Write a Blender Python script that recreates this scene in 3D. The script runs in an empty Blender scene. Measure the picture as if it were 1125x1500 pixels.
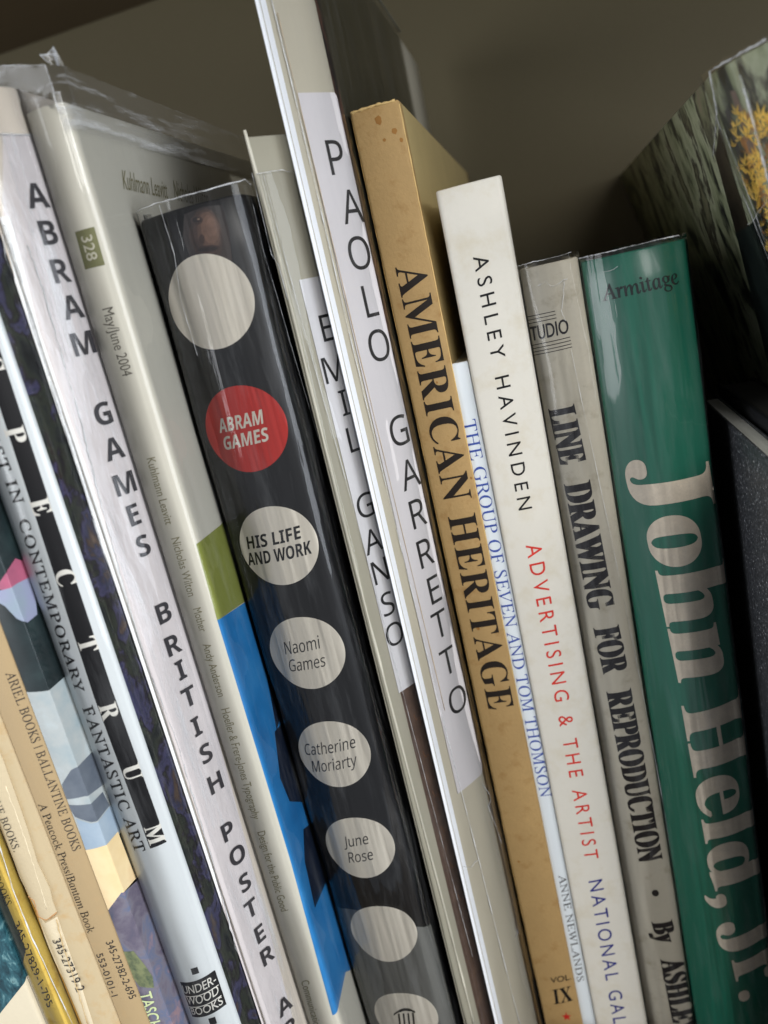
import bpy, bmesh, math, random
from mathutils import Vector, Matrix
random.seed(7)
S = bpy.context.scene
COL = S.collection
MM = 0.001

# ------------------------------------------------------------------ camera
FOC, CX, CY = 1171.0, 562.5, 750.0          # focal length and centre in photo pixels
d_ = Vector((237.5, 374.0, FOC)).normalized()          # shelf depth direction, camera frame (x right, y up, z forward)
dn = Vector((997.5, -4300.0, FOC)).normalized()
u_ = (-dn); u_ = (u_ - d_*u_.dot(d_)).normalized()
x_ = u_.cross(d_); x_ = x_ if x_.x > 0 else -x_
def ray(px, py):
    """plan slope x/y and height slope z/y of the sight line through a photo pixel"""
    r = Vector((px-CX, CY-py, FOC))
    y = r.dot(d_)
    return r.dot(x_)/y, r.dot(u_)/y
cam = bpy.data.cameras.new('camera'); co = bpy.data.objects.new('camera', cam); COL.objects.link(co)
# world = M * camvec ; camera looks along -Z, so flip the z column
M = Matrix(((x_.x, x_.y, -x_.z), (d_.x, d_.y, -d_.z), (u_.x, u_.y, -u_.z)))
co.matrix_world = M.to_4x4()
cam.sensor_fit = 'VERTICAL'; cam.sensor_height = 36; cam.lens = FOC/1500*36
cam.clip_start = 0.005; cam.clip_end = 20
cam.dof.use_dof = True; cam.dof.focus_distance = 0.212; cam.dof.aperture_fstop = 11
S.camera = co

# ------------------------------------------------------------------ light
w = bpy.data.worlds.new('World'); S.world = w; w.use_nodes = True
w.node_tree.nodes['Background'].inputs[0].default_value = (0.88, 0.92, 1.0, 1)
w.node_tree.nodes['Background'].inputs[1].default_value = 0.42
def area(name, loc, target, sx, sy, power, col):
    l = bpy.data.lights.new(name, 'AREA'); l.shape = 'RECTANGLE'; l.size = sx; l.size_y = sy
    l.energy = power; l.color = col
    o = bpy.data.objects.new(name, l); COL.objects.link(o)
    o.location = loc
    o.rotation_euler = (Vector(target)-Vector(loc)).to_track_quat('-Z', 'Y').to_euler()
    return o
for k in (-1, 0, 1):      # one window light split in three with gaps, for streaked jacket reflections
    area('window_light', (0.88+.38*k, -0.85+.34*k, 0.74), (0, 0.2, -0.14), 0.36, 0.95, 11.5, (1.0, 0.985, 0.95))
area('left_fill_light', (-1.15, -0.55, 0.15), (0, 0.2, -0.05), 0.95, 0.9, 12, (0.95, 0.97, 1.0))  # added fill from the left, brightens left-facing edges and covers
area('right_fill_light', (1.25, -0.42, -0.02), (0, 0.2, -0.08), 0.8, 1.1, 12, (0.86, 0.92, 1.0))  # added fill from the right, for the black jacket's highlight band and right-facing sides
S.view_settings.view_transform = 'Standard'; S.view_settings.look = 'None'
S.view_settings.exposure = -0.06; S.view_settings.gamma = 1.0
S.cycles.transparent_max_bounces = 24
S.cycles.max_bounces = 8
S.cycles.caustics_reflective = False; S.cycles.caustics_refractive = False

# ------------------------------------------------------------------ materials
def lin(c):
    return tuple(((v/255)/12.92 if v/255 <= 0.04045 else ((v/255+0.055)/1.055)**2.4) for v in c) + (1,)
def sc(c, k): return tuple(min(1, v*k) for v in c[:3]) + (1,)
class NT:
    def __init__(s, name):
        s.m = bpy.data.materials.new(name); s.m.use_nodes = True
        s.t = s.m.node_tree; s.t.nodes.clear()
        s.out = s.n('ShaderNodeOutputMaterial')
    def n(s, typ, **kw):
        nd = s.t.nodes.new(typ)
        for k, v in kw.items(): setattr(nd, k, v)
        return nd
    def l(s, a, b): s.t.links.new(a, b)
    def noise(s, vec, scale, detail=4, rough=.55, stretch=(1, 1, 1)):
        mp = s.n('ShaderNodeMapping'); mp.inputs['Scale'].default_value = stretch; s.l(vec, mp.inputs[0])
        nz = s.n('ShaderNodeTexNoise'); nz.inputs['Scale'].default_value = scale
        nz.inputs['Detail'].default_value = detail; nz.inputs['Roughness'].default_value = rough
        s.l(mp.outputs[0], nz.inputs['Vector']); return nz.outputs['Fac']
    def ramp(s, fac, stops):
        r = s.n('ShaderNodeValToRGB'); e = r.color_ramp.elements
        while len(e) < len(stops): e.new(0.5)
        for i, (p, c) in enumerate(stops): e[i].position = p; e[i].color = c if len(c) == 4 else lin(c)
        s.l(fac, r.inputs[0]); return r.outputs[0]
    def mix(s, fac, a, b, mode='MIX'):
        m = s.n('ShaderNodeMix', data_type='RGBA', blend_type=mode)
        for sock, v in ((m.inputs[0], fac), (m.inputs[6], a), (m.inputs[7], b)):
            if hasattr(v, 'links'): s.l(v, sock)
            else: sock.default_value = v
        return m.outputs[2]
G = (.5, .5, .5, 1)
def paper(name, rgb, rough=.55, var=.10, scale=900, coat=0.0, bump=.12, blot=60, dirt=None, dirt_at=(.55, .75), stretch=(1,1,1), spec=.4):
    """printed paper, board or cloth: base colour with fine grain, broad blotches and stains"""
    a = NT(name); tc = a.n('ShaderNodeTexCoord').outputs['Object']; c = lin(rgb)
    f = a.noise(tc, scale, 3, stretch=stretch); b = a.noise(tc, blot, 4, stretch=stretch)
    col = a.mix(f, sc(c, 1-var), sc(c, 1+var))
    col = a.mix(a.ramp(b, [(.3, (0,0,0,1)), (.7, (1,1,1,1))]), col, sc(c, 1-var*.8)) if var > 0 else col
    if dirt:
        dn_ = a.noise(tc, blot*3, 6, .65)
        col = a.mix(a.ramp(dn_, [(dirt_at[0], (0,0,0,1)), (dirt_at[1], (1,1,1,1))]), col, lin(dirt))
    p = a.n('ShaderNodeBsdfPrincipled'); a.l(col, p.inputs['Base Color'])
    p.inputs['Roughness'].default_value = rough; p.inputs['Specular IOR Level'].default_value = spec
    p.inputs['Coat Weight'].default_value = coat; p.inputs['Coat Roughness'].default_value = .12
    if bump:
        bp = a.n('ShaderNodeBump'); bp.inputs['Strength'].default_value = bump; bp.inputs['Distance'].default_value = .0002
        a.l(f, bp.inputs['Height']); a.l(bp.outputs[0], p.inputs['Normal'])
    a.l(p.outputs[0], a.out.inputs[0]); return a.m
def film(name, ior=1.42, rough=.07, wr=.45, haze=.03, gain=1.0, scale=70, stretch=(1, 1, .25), tint=(1,1,1,1), hst=(1, 1, .12)):
    """clear polythene: see-through, mirror-like at grazing angles, wrinkled, faintly scuffed"""
    a = NT(name); tc = a.n('ShaderNodeTexCoord').outputs['Object']
    h = a.noise(tc, scale, 3, .5, stretch)
    h2 = a.noise(tc, scale*5, 2, .5, stretch)
    bp = a.n('ShaderNodeBump'); bp.inputs['Strength'].default_value = wr; bp.inputs['Distance'].default_value = .0016
    a.l(h, bp.inputs['Height'])
    bp2 = a.n('ShaderNodeBump'); bp2.inputs['Strength'].default_value = wr*.5; bp2.inputs['Distance'].default_value = .0003
    a.l(h2, bp2.inputs['Height']); a.l(bp.outputs[0], bp2.inputs['Normal'])
    fr = a.n('ShaderNodeFresnel'); fr.inputs['IOR'].default_value = ior; a.l(bp2.outputs[0], fr.inputs['Normal'])
    mu = a.n('ShaderNodeMath', operation='MULTIPLY'); a.l(fr.outputs[0], mu.inputs[0]); mu.inputs[1].default_value = gain
    mu.use_clamp = True
    tr = a.n('ShaderNodeBsdfTransparent'); tr.inputs[0].default_value = tint
    gl = a.n('ShaderNodeBsdfGlossy'); gl.inputs['Roughness'].default_value = rough; a.l(bp2.outputs[0], gl.inputs['Normal'])
    m1 = a.n('ShaderNodeMixShader'); a.l(mu.outputs[0], m1.inputs[0]); a.l(tr.outputs[0], m1.inputs[1]); a.l(gl.outputs[0], m1.inputs[2])
    df = a.n('ShaderNodeBsdfDiffuse'); df.inputs[0].default_value = (.8, .82, .85, 1)
    sn = a.noise(tc, 260, 5, .7, hst)
    hz = a.ramp(sn, [(.50, (haze*.15,)*3+(1,)), (.75, (haze*4,)*3+(1,))])
    m2 = a.n('ShaderNodeMixShader'); a.l(hz, m2.inputs[0]); a.l(m1.outputs[0], m2.inputs[1]); a.l(df.outputs[0], m2.inputs[2])
    a.l(m2.outputs[0], a.out.inputs[0]); return a.m
def solid(name, rgb, rough=.5, emis=0, alpha=1):
    a = NT(name); p = a.n('ShaderNodeBsdfPrincipled'); p.inputs['Base Color'].default_value = lin(rgb)
    p.inputs['Roughness'].default_value = rough; p.inputs['Alpha'].default_value = alpha
    p.inputs['Specular IOR Level'].default_value = .3
    a.l(p.outputs[0], a.out.inputs[0]); return a.m
def ink(name, rgb, rough=.45):
    """printing ink with slight unevenness"""
    return paper(name, rgb, rough, var=.18, scale=1500, bump=0, blot=300, spec=.3)
def art(name, stops, scale=60, stretch=(1,1,1), rough=.35, detail=5, coat=0, dist=0, r2=None, bump=0):
    a = NT(name); tc = a.n('ShaderNodeTexCoord').outputs['Object']
    mp = a.n('ShaderNodeMapping'); mp.inputs['Scale'].default_value = stretch; a.l(tc, mp.inputs[0])
    nz = a.n('ShaderNodeTexNoise'); nz.inputs['Scale'].default_value = scale; nz.inputs['Detail'].default_value = detail
    nz.inputs['Distortion'].default_value = dist*.35; nz.inputs['Roughness'].default_value = .62
    a.l(mp.outputs[0], nz.inputs['Vector'])
    col = a.ramp(nz.outputs['Fac'], stops)
    p = a.n('ShaderNodeBsdfPrincipled'); a.l(col, p.inputs['Base Color']); p.inputs['Roughness'].default_value = rough
    p.inputs['Coat Weight'].default_value = coat
    a.l(p.outputs[0], a.out.inputs[0]); return a.m

FILM = film('clear_jacket_film', haze=.015)
FILM_S = film('clear_smooth_film', wr=.40, haze=.010, scale=38, rough=.025)
FILM_W = film('streaky_jacket_film', wr=1.0, haze=.010, scale=95, rough=.03, stretch=(1, 1, .07), gain=1.25)
FILM_H = film('scuffed_sleeve_film', wr=.6, haze=.15, scale=60, rough=.14, gain=1.3, stretch=(1, .25, 1), hst=(.4, .10, 1))
def film_edge(name, lo=.12, hi=.85):
    """cut or folded rim of the film: glints painted on as a pale colour in places, nearly clear in others"""
    a = NT(name); tc = a.n('ShaderNodeTexCoord').outputs['Object']
    p = a.n('ShaderNodeBsdfPrincipled'); p.inputs['Base Color'].default_value = (.82, .84, .86, 1); p.inputs['Roughness'].default_value = .18
    a.l(a.ramp(a.noise(tc, 160, 4, .6), [(.40, (lo,)*3+(1,)), (.62, (hi,)*3+(1,))]), p.inputs['Alpha'])
    a.l(p.outputs[0], a.out.inputs[0]); return a.m
EDGE = film_edge('film_edge')
PAGES = paper('page_edges', (196, 188, 168), .8, .16, 2600, bump=.5, stretch=(6, .05, .05))
BLACKINK = ink('black_ink', (22, 21, 22))
GREYINK = ink('soft_black_ink', (52, 50, 50))

# ------------------------------------------------------------------ geometry helpers
def link_mesh(name, bm, mat, parent=None, smooth=False, loc=None):
    me = bpy.data.meshes.new(name)
    if parent is not None:
        bmesh.ops.translate(bm, verts=bm.verts, vec=-parent.location)
    if smooth:
        for f in bm.faces: f.smooth = True
    bm.to_mesh(me); bm.free()
    if mat: me.materials.append(mat)
    o = bpy.data.objects.new(name, me); COL.objects.link(o)
    if parent is not None: o.parent = parent
    return o
def tag(o, label=None, cat=None, group=None, kind=None):
    if label: o['label'] = label
    if cat: o['category'] = cat
    if group: o['group'] = group
    if kind: o['kind'] = kind
    return o
def norm2(a): 
    l = math.hypot(*a) or 1; return (a[0]/l, a[1]/l)

FLOOR = -262.0
class Book:
    """a standing volume: a plan outline (mm) swept up; s runs across the spine from its first corner, z is height"""
    def __init__(self, name, label, fl, fr, ztop, depth=205, zbot=FLOOR, bulge=0.6, corner=.8, th=1.6, cover=None,
                 pages=PAGES, side_l=None, side_r=None, lean=0.0, front=None, page_drop=3.0, cat='book', group='books in the row'):
        self.lean, self.ztop, self.zbot = lean, ztop, zbot
        fl, fr = Vector(fl), Vector(fr)
        if front is None:
            w = (fr-fl).length; t = (fr-fl).normalized(); n = Vector((t.y, -t.x))     # outward = toward the viewer
            c = min(corner, w*.3)
            sl = Vector(side_l or (0, 1)).normalized(); sr = Vector(side_r or (0, 1)).normalized()
            pts = []
            for k in range(5):       # left rounded corner
                a = k/4; p0 = fl+sl*c; p1 = fl+t*c
                pts.append(p0*(1-a)**2 + fl*2*a*(1-a) + p1*a*a)
            m = 14
            for k in range(1, m):
                a = k/m; pts.append(fl+t*(c+(w-2*c)*a) + n*bulge*(1-(2*a-1)**2))
            for k in range(5):
                a = k/4; p0 = fr-t*c; p1 = fr+sr*c
                pts.append(p0*(1-a)**2 + fr*2*a*(1-a) + p1*a*a)
        else:
            pts = [Vector(p) for p in front]; sl = Vector(side_l or (0, 1)).normalized(); sr = Vector(side_r or (0, 1)).normalized()
        nL, nR = 3, 8
        left = [pts[0]+sl*depth*((nL-k)/nL)**1.5 for k in range(nL)]
        right = [pts[-1]+sr*depth*((k+1)/nR)**1.3 for k in range(nR)]
        self.P = left+pts+right
        i0 = len(left); self.i0 = i0
        s = [0.0]
        for a, b in zip(self.P, self.P[1:]): s.append(s[-1]+(b-a).length)
        off = s[i0]; self.S = [v-off for v in s]
        self.N = []
        for i in range(len(self.P)):
            a = self.P[max(0, i-1)]; b = self.P[min(len(self.P)-1, i+1)]
            t = norm2(b-a); self.N.append(Vector((t[1], -t[0])))
        self.w = self.S[i0+len(pts)-1]; self.nf = len(pts)
        mid = (self.P[i0]+self.P[i0+len(pts)-1])*.5
        self.root = bpy.data.objects.new(name, None); COL.objects.link(self.root)
        self.root.empty_display_size = .02
        xb = mid.x + lean*(ztop-zbot)
        self.root.location = Vector((xb, mid.y, zbot))*MM
        tag(self.root, label, cat, group)
        self.th = th
        self.fl, self.fr, self.depth, self.sl, self.sr = fl, fr, depth, sl, sr
        if cover: self.shell('cover', cover)
        if pages: self.block(pages, page_drop)
    def at(self, s, z, off=0.0):
        Sx = self.S
        if s <= Sx[0]: i = 0
        elif s >= Sx[-1]: i = len(Sx)-2
        else:
            i = 0
            while Sx[i+1] < s: i += 1
        a = (s-Sx[i])/(Sx[i+1]-Sx[i]); a = min(1.5, max(-.5, a))
        p = self.P[i].lerp(self.P[i+1], a); n = self.N[i].lerp(self.N[i+1], min(1, max(0, a))).normalized()
        p = p+n*off
        return Vector((p.x+self.lean*(self.ztop-z), p.y, z))*MM
    def px(self, X, Y_):
        """photo pixel -> (s, z) on the outer surface"""
        t, zr = ray(X, Y_); k = self.lean; best = None
        A = t+k*zr; B = -k*self.ztop        # x_plan = A*y + B
        for i in range(self.i0, len(self.P)-1):
            p, q = self.P[i], self.P[i+1]
            den = (q.x-p.x)-A*(q.y-p.y)
            if abs(den) < 1e-9: continue
            a = (A*p.y+B-p.x)/den
            first = (i == self.i0)
            if (-1e-6 <= a <= 1+1e-6):
                y = p.y+(q.y-p.y)*a
                if best is None or y < best[0]: best = (y, self.S[i]+(self.S[i+1]-self.S[i])*a)
        if best is None:      # outside: extend the front plane
            i = self.i0+self.nf//2; p, q = self.P[i], self.P[i+1]
            a = (A*p.y+B-p.x)/((q.x-p.x)-A*(q.y-p.y)); y = p.y+(q.y-p.y)*a
            best = (y, self.S[i]+(self.S[i+1]-self.S[i])*a)
        return Vector((best[1], zr*best[0]))
    def shell(self, name, mat, s0=None, s1=None, z0=None, z1=None, off=0.0, th=None):
        th = th or self.th; z0 = self.zbot if z0 is None else z0; z1 = self.ztop if z1 is None else z1
        bm = bmesh.new(); idx = [i for i in range(len(self.P)) if (s0 is None or self.S[i] >= s0-1e-6) and (s1 is None or self.S[i] <= s1+1e-6)]
        uv = bm.loops.layers.uv.new('UVMap')
        nz = 26; rows = [z0+(z1-.35-z0)*k/nz for k in range(nz+1)]+[z1]
        def P(i, z, o):
            p = self.P[i]+self.N[i]*(o+off)
            return Vector((p.x+self.lean*(self.ztop-z), p.y, z))*MM
        outer = [[bm.verts.new(P(i, z, -0.3 if z == z1 else 0)) for i in idx] for z in rows]
        inner = [[bm.verts.new(P(i, z, -th)) for i in idx] for z in (rows[0], rows[-1])]
        def q(a, b, c, d): 
            try: return bm.faces.new((a, b, c, d))
            except ValueError: pass
        for r in range(len(rows)-1):
            for c in range(len(idx)-1): 
                q(outer[r][c], outer[r][c+1], outer[r+1][c+1], outer[r+1][c]).smooth = True
        for c in range(len(idx)-1):
            q(inner[0][c+1], inner[0][c], inner[1][c], inner[1][c+1])
            q(outer[-1][c], outer[-1][c+1], inner[1][c+1], inner[1][c])
            q(outer[0][c+1], outer[0][c], inner[0][c], inner[0][c+1])
        for c, fl in ((0, 0), (len(idx)-1, 1)):
            vs = [outer[r][c] for r in range(len(rows))]+[inner[1][c], inner[0][c]]
            bm.faces.new(vs if fl == 0 else vs[::-1])
        return link_mesh(name, bm, mat, self.root)
    def block(self, mat, drop):
        th = self.th+.05; c = self.P
        iF, iE = self.i0+2, self.i0+self.nf-3
        pts = [c[iF]-self.N[iF]*th+self.sl*2, c[iE]-self.N[iE]*th+self.sr*2]
        a = self.P[self.i0]-self.N[self.i0]*th; b = self.P[self.i0+self.nf-1]-self.N[self.i0+self.nf-1]*th
        D = self.depth-4
        poly = [a+self.sl*D, a+self.sl*3, b+self.sr*3, b+self.sr*D]
        bm = bmesh.new(); zs = (self.zbot+drop, self.ztop-drop)
        R = [[bm.verts.new(Vector((p.x+self.lean*(self.ztop-z), p.y, z))*MM) for p in poly] for z in zs]
        for k in range(4):
            j = (k+1) % 4; bm.faces.new((R[0][k], R[0][j], R[1][j], R[1][k]))
        bm.faces.new(R[1]); bm.faces.new(R[0][::-1])
        return link_mesh('page_block', bm, mat, self.root)
    def _map(self, bm, off, knots=True):
        if knots:
            lo = min(v.co.x for v in bm.verts); hi = max(v.co.x for v in bm.verts)
            for s in self.S:
                if lo < s < hi:
                    bmesh.ops.bisect_plane(bm, geom=bm.verts[:]+bm.edges[:]+bm.faces[:], plane_co=(s, 0, 0), plane_no=(1, 0, 0), dist=1e-5)
        for v in bm.verts: v.co = self.at(v.co.x, v.co.y, off+v.co.z)
    def poly(self, name, pts, mat, layer=1, raw=False, thick=0.0):
        """flat print on the surface: polygon given by photo pixels, or by (s, z) when raw"""
        q = [Vector(p) if raw else self.px(*p) for p in pts]
        bm = bmesh.new(); vs = [bm.verts.new((p[0], p[1], 0)) for p in q]; f = bm.faces.new(vs)
        bmesh.ops.triangulate(bm, faces=[f])
        self._map(bm, .05*layer)
        o = link_mesh(name, bm, mat, self.root)
        if thick: solidify(o, thick)
        return o
    def disc(self, name, c, rs, rz, mat, layer=1, n=64):
        p = self.px(*c)
        return self.poly(name, [(p.x+rs*math.cos(2*math.pi*k/n), p.y+rz*math.sin(2*math.pi*k/n)) for k in range(n)], mat, layer, raw=True)
    def text(self, name, body, A, B, C, mat, layer=2, off=0.0, serif=False, raw=False, res=4, space=1.0):
        """A, B: baseline start and end, C: top of a capital at the start (photo pixels)"""
        a, b, c = ([Vector(p) for p in (A, B, C)] if raw else [self.px(*p) for p in (A, B, C)])
        bm, cap = text_bm(body, serif, off, res, space)
        x0 = min(v.co.x for v in bm.verts); x1 = max(v.co.x for v in bm.verts)
        for v in bm.verts:
            p = a+(b-a)*((v.co.x-x0)/(x1-x0))+(c-a)*(v.co.y/cap); v.co = (p.x, p.y, v.co.z)
        self._map(bm, .05*layer); fix_normals(bm)
        return link_mesh(name, bm, mat, self.root)
    def letters(self, name, items, h, wf, mat, layer=2, off=0.0, serif=False, rot=False):
        """single letters set one under another: items = (char, x, y) centres in photo pixels, h = cap height in mm, wf = width factor"""
        allb = bmesh.new()
        for ch, X, Y_ in items:
            p = self.px(X, Y_); bm, cap = text_bm(ch, serif, off, 4, 1)
            x0 = min(v.co.x for v in bm.verts); x1 = max(v.co.x for v in bm.verts); k = h/cap
            j = random.uniform(-.012, .012)
            for v in bm.verts:
                x = (v.co.x-(x0+x1)/2)*k*wf; y = (v.co.y-cap/2)*k; x, y = x-y*j, y+x*j
                if rot: x, y = y, -x
                v.co = (p.x+x, p.y+y, v.co.z)
            me = bpy.data.meshes.new('tmp'); bm.to_mesh(me); bm.free(); allb.from_mesh(me); bpy.data.meshes.remove(me)
        self._map(allb, .05*layer); fix_normals(allb)
        return link_mesh(name, allb, mat, self.root)
    def film(self, name, s0, s1, z0, z1, mat, off=.4, amp=.25, ragged=.3, f=1.0, nz=60, seed=0, zfun=None):
        """a sheet of clear film following the outline"""
        rnd = random.Random(seed+17); ph = [rnd.uniform(0, 6.28) for _ in range(12)]
        ns = max(6, int((s1-s0)/1.6)); ns = min(ns, 70)
        bm = bmesh.new(); g = []
        for r in range(nz+1):
            row = []
            for c in range(ns+1):
                s = s0+(s1-s0)*c/ns
                top = z1+(zfun(s) if zfun else 0)+ragged*(math.sin(s*1.3*f+ph[0])*.5+math.sin(s*3.1*f+ph[1])*.3+math.sin(s*7.7+ph[2])*.2)
                z = z0+(top-z0)*r/nz
                am = amp*(1 if -3 < s < self.w+3 else .12)
                o = off+am*(.5+.5*math.sin(s*.55*f+ph[3]+.9*math.sin(z*.045+ph[4])))+am*.6*math.sin(z*.11+ph[5]+s*.3)*math.sin(s*.9+ph[6])
                row.append(bm.verts.new(self.at(s, z, max(off*.88, o))))
            g.append(row)
        for r in range(nz):
            for c in range(ns): bm.faces.new((g[r][c], g[r][c+1], g[r+1][c+1], g[r+1][c])).smooth = True
        return link_mesh(name, bm, mat, self.root)
    def line(self, name, pts, rad, mat, off=.5, jit=0.0, raw=False, sub=8, seed=0):
        """thin raised edge (fold or torn rim) through photo pixels"""
        rnd = random.Random(seed+3); q = [Vector(p) if raw else self.px(*p) for p in pts]; r = []
        for a, b in zip(q, q[1:]):
            for k in range(sub): r.append(a.lerp(b, k/sub))
        r.append(q[-1])
        P3 = [self.at(p.x+rnd.uniform(-jit, jit), p.y+rnd.uniform(-jit, jit)*.4, off) for p in r]
        return tube(name, P3, rad*MM, mat, self.root, rnd)
def solidify(o, t):
    m = o.modifiers.new('thickness', 'SOLIDIFY'); m.thickness = t*MM; m.offset = 1
def fix_normals(bm):
    bmesh.ops.recalc_face_normals(bm, faces=bm.faces)
def tube(name, P3, rad, mat, parent, rnd=None, n=6):
    bm = bmesh.new(); rings = []
    for i, p in enumerate(P3):
        t = (P3[min(i+1, len(P3)-1)]-P3[max(i-1, 0)]).normalized()
        u = t.cross(Vector((.3, 1, .2))).normalized(); v = t.cross(u)
        r = rad*(rnd.uniform(.6, 1.3) if rnd else 1)
        rings.append([bm.verts.new(p+(u*math.cos(2*math.pi*k/n)+v*math.sin(2*math.pi*k/n))*r) for k in range(n)])
    for a, b in zip(rings, rings[1:]):
        for k in range(n): bm.faces.new((a[k], a[(k+1) % n], b[(k+1) % n], b[k])).smooth = True
    bm.faces.new(rings[0][::-1]); bm.faces.new(rings[-1])
    return link_mesh(name, bm, mat, parent)
def to_serif(s, light, style=None):
    """upper-plane letters of the built-in font set: heavy roman, light italic that is later set upright, or plain grotesque"""
    o = ''
    if style in ('sans', 'sansbold'):
        U, L_, D = (0x1D5A0, 0x1D5BA, 0x1D7E2) if style == 'sans' else (0x1D5D4, 0x1D5EE, 0x1D7EC)
        for ch in s:
            o += chr(U+ord(ch)-65) if 'A' <= ch <= 'Z' else chr(L_+ord(ch)-97) if 'a' <= ch <= 'z' else chr(D+ord(ch)-48) if '0' <= ch <= '9' else ch
        return o
    for ch in s:
        if light and ch == 'h': o += chr(0x210E)
        elif 'A' <= ch <= 'Z': o += chr((0x1D434 if light else 0x1D400)+ord(ch)-65)
        elif 'a' <= ch <= 'z': o += chr((0x1D44E if light else 0x1D41A)+ord(ch)-97)
        elif '0' <= ch <= '9' and not light: o += chr(0x1D7CE+ord(ch)-48)
        else: o += ch
    return o
_cap = {}
def mk_text(s, res=4, space=1.0):
    cu = bpy.data.curves.new('t', 'FONT'); cu.body = s
    cu.resolution_u = res; cu.space_character = space; cu.fill_mode = 'FRONT'
    ob = bpy.data.objects.new('t', cu); COL.objects.link(ob)
    me = bpy.data.meshes.new_from_object(ob.evaluated_get(bpy.context.evaluated_depsgraph_get()))
    bpy.data.objects.remove(ob); bpy.data.curves.remove(cu)
    P = [v.co.copy() for v in me.vertices]; return me, P
def text_bm(body, serif, bold, res, space, xs=1.0):
    """serif: False sans, True heavy roman, 'light' thin roman.  bold: extra stem width as a share of the cap height"""
    light = serif == 'light'
    conv = (lambda t: to_serif(t, light, serif)) if serif else (lambda t: t)
    if serif not in _cap:
        m, P = mk_text(conv('H')); cap = max(p.y for p in P); bpy.data.meshes.remove(m); sh = 0
        if light:
            m, P = mk_text(conv('I')); bpy.data.meshes.remove(m); best = 9
            for k in range(0, 40):
                kk = k*.01; wd = [p.x-kk*p.y for p in P]; wd = max(wd)-min(wd)
                if wd < best: best, sh = wd, kk
        _cap[serif] = (cap, sh)
    cap, sh = _cap[serif]
    me, P = mk_text(conv(body), res, space)
    bm = bmesh.new(); bm.from_mesh(me); bpy.data.meshes.remove(me)
    for v in bm.verts: v.co.x -= sh*v.co.y
    bmesh.ops.remove_doubles(bm, verts=bm.verts, dist=1e-5)
    if bold > 0:
        base = bm.verts[:]+bm.edges[:]+bm.faces[:]
        steps = [(-bold/2, 0), (bold/2, 0)] + ([(0, bold*.3), (0, -bold*.3)] if serif is not True else [])
        for i, (dx, dy) in enumerate(steps):
            r = bmesh.ops.duplicate(bm, geom=base)
            for v in r['geom']:
                if isinstance(v, bmesh.types.BMVert): v.co.x += dx*cap; v.co.y += dy*cap; v.co.z = .004*(i+1)
    return bm, cap

def boxm(name, lo, hi, mat, parent=None, bev=0.0):
    bm = bmesh.new(); bmesh.ops.create_cube(bm, size=1)
    for v in bm.verts: v.co = Vector([(lo[i]+hi[i])/2+v.co[i]*(hi[i]-lo[i]) for i in range(3)])*MM
    if bev: bmesh.ops.bevel(bm, geom=bm.edges[:], offset=bev*MM, segments=2, affect='EDGES')
    return link_mesh(name, bm, mat, parent)

# ------------------------------------------------------------------ the bookcase
WALL = paper('painted_back_panel', (102, 93, 68), .62, .08, 700, bump=.35, blot=9)
WOOD = paper('dark_shelf_board', (92, 78, 56), .55, .15, 200, bump=.2, blot=30, stretch=(.1, 1, 1))
tag(boxm('back_wall', (-700, 428, -275), (800, 446, 420), WALL), kind='structure')
tag(boxm('shelf_floor', (-700, 60, -282), (800, 427, FLOOR-.3), WOOD), kind='structure')
tag(boxm('shelf_above', (-700, 15, 163), (800, 427, 181), WOOD), kind='structure')

# ------------------------------------------------------------------ the books, from the left
def zpx(b, X, Y_): return b.px(X, Y_).y

# ocean book, leftmost
OC = Book('ocean_picture_book', 'thin book in the lower left corner, teal sea photograph above a cream foot', (-178, 139), (-158, 139), -60, depth=190, bulge=.2, th=1,
          cover=paper('cream_card', (214, 203, 178), .5, .05))
SEA = art('sea_photo', [(.30, (18, 42, 50)), (.45, (34, 70, 80)), (.56, (50, 94, 104)), (.64, (110, 148, 152)), (.72, (24, 56, 66))], scale=420, stretch=(1, 1, .55), detail=8, dist=1.5, rough=.25)
OC.poly('sea_picture', [(-60, 1150), (-20, 1260), (0, 1318), (20, 1362), (41, 1418), (2, 1482), (-60, 1570)], SEA)

# yellow book
YEL = Book('yellow_paperback', 'thin yellow paperback in clear jacket, dark green towards its top, beside the sea picture', (-157.7, 140.2), (-151.9, 140.2), -50, depth=180, bulge=.2, corner=.5, th=.5,
           cover=paper('yellow_cover', (206, 176, 84), .4, .08, dirt=(176, 138, 52)))
DGREEN = art('dark_green_print', [(.35, (40, 50, 38)), (.6, (62, 70, 52))], scale=200)
a_ = YEL.px(42, 1418); YEL.poly('dark_green_panel', [(0.05, a_.y+.3), (YEL.w*.55, a_.y+6), (YEL.w*.55, -51), (0.05, -51)], DGREEN, raw=True)
YEL.text('number_lettering', '345-27829-1-795', (19, 1353), (70, 1476), (28, 1348), GREYINK, serif='light', off=0)
YEL.text('publisher_lettering', 'BOOKS', (-10, 1286), (8, 1327), (0, 1282), BLACKINK, serif='light', off=0)
YEL.film('clear_jacket', -3, 40, FLOOR+1, -47, FILM, off=.3, amp=.1)
YEL.line('jacket_highlight', [(-12, 1210), (16, 1300), (45, 1372), (76, 1441), (104, 1500)], .16, EDGE, off=.45, jit=.03)  # pale line painted as the highlight running down the jacket

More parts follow.
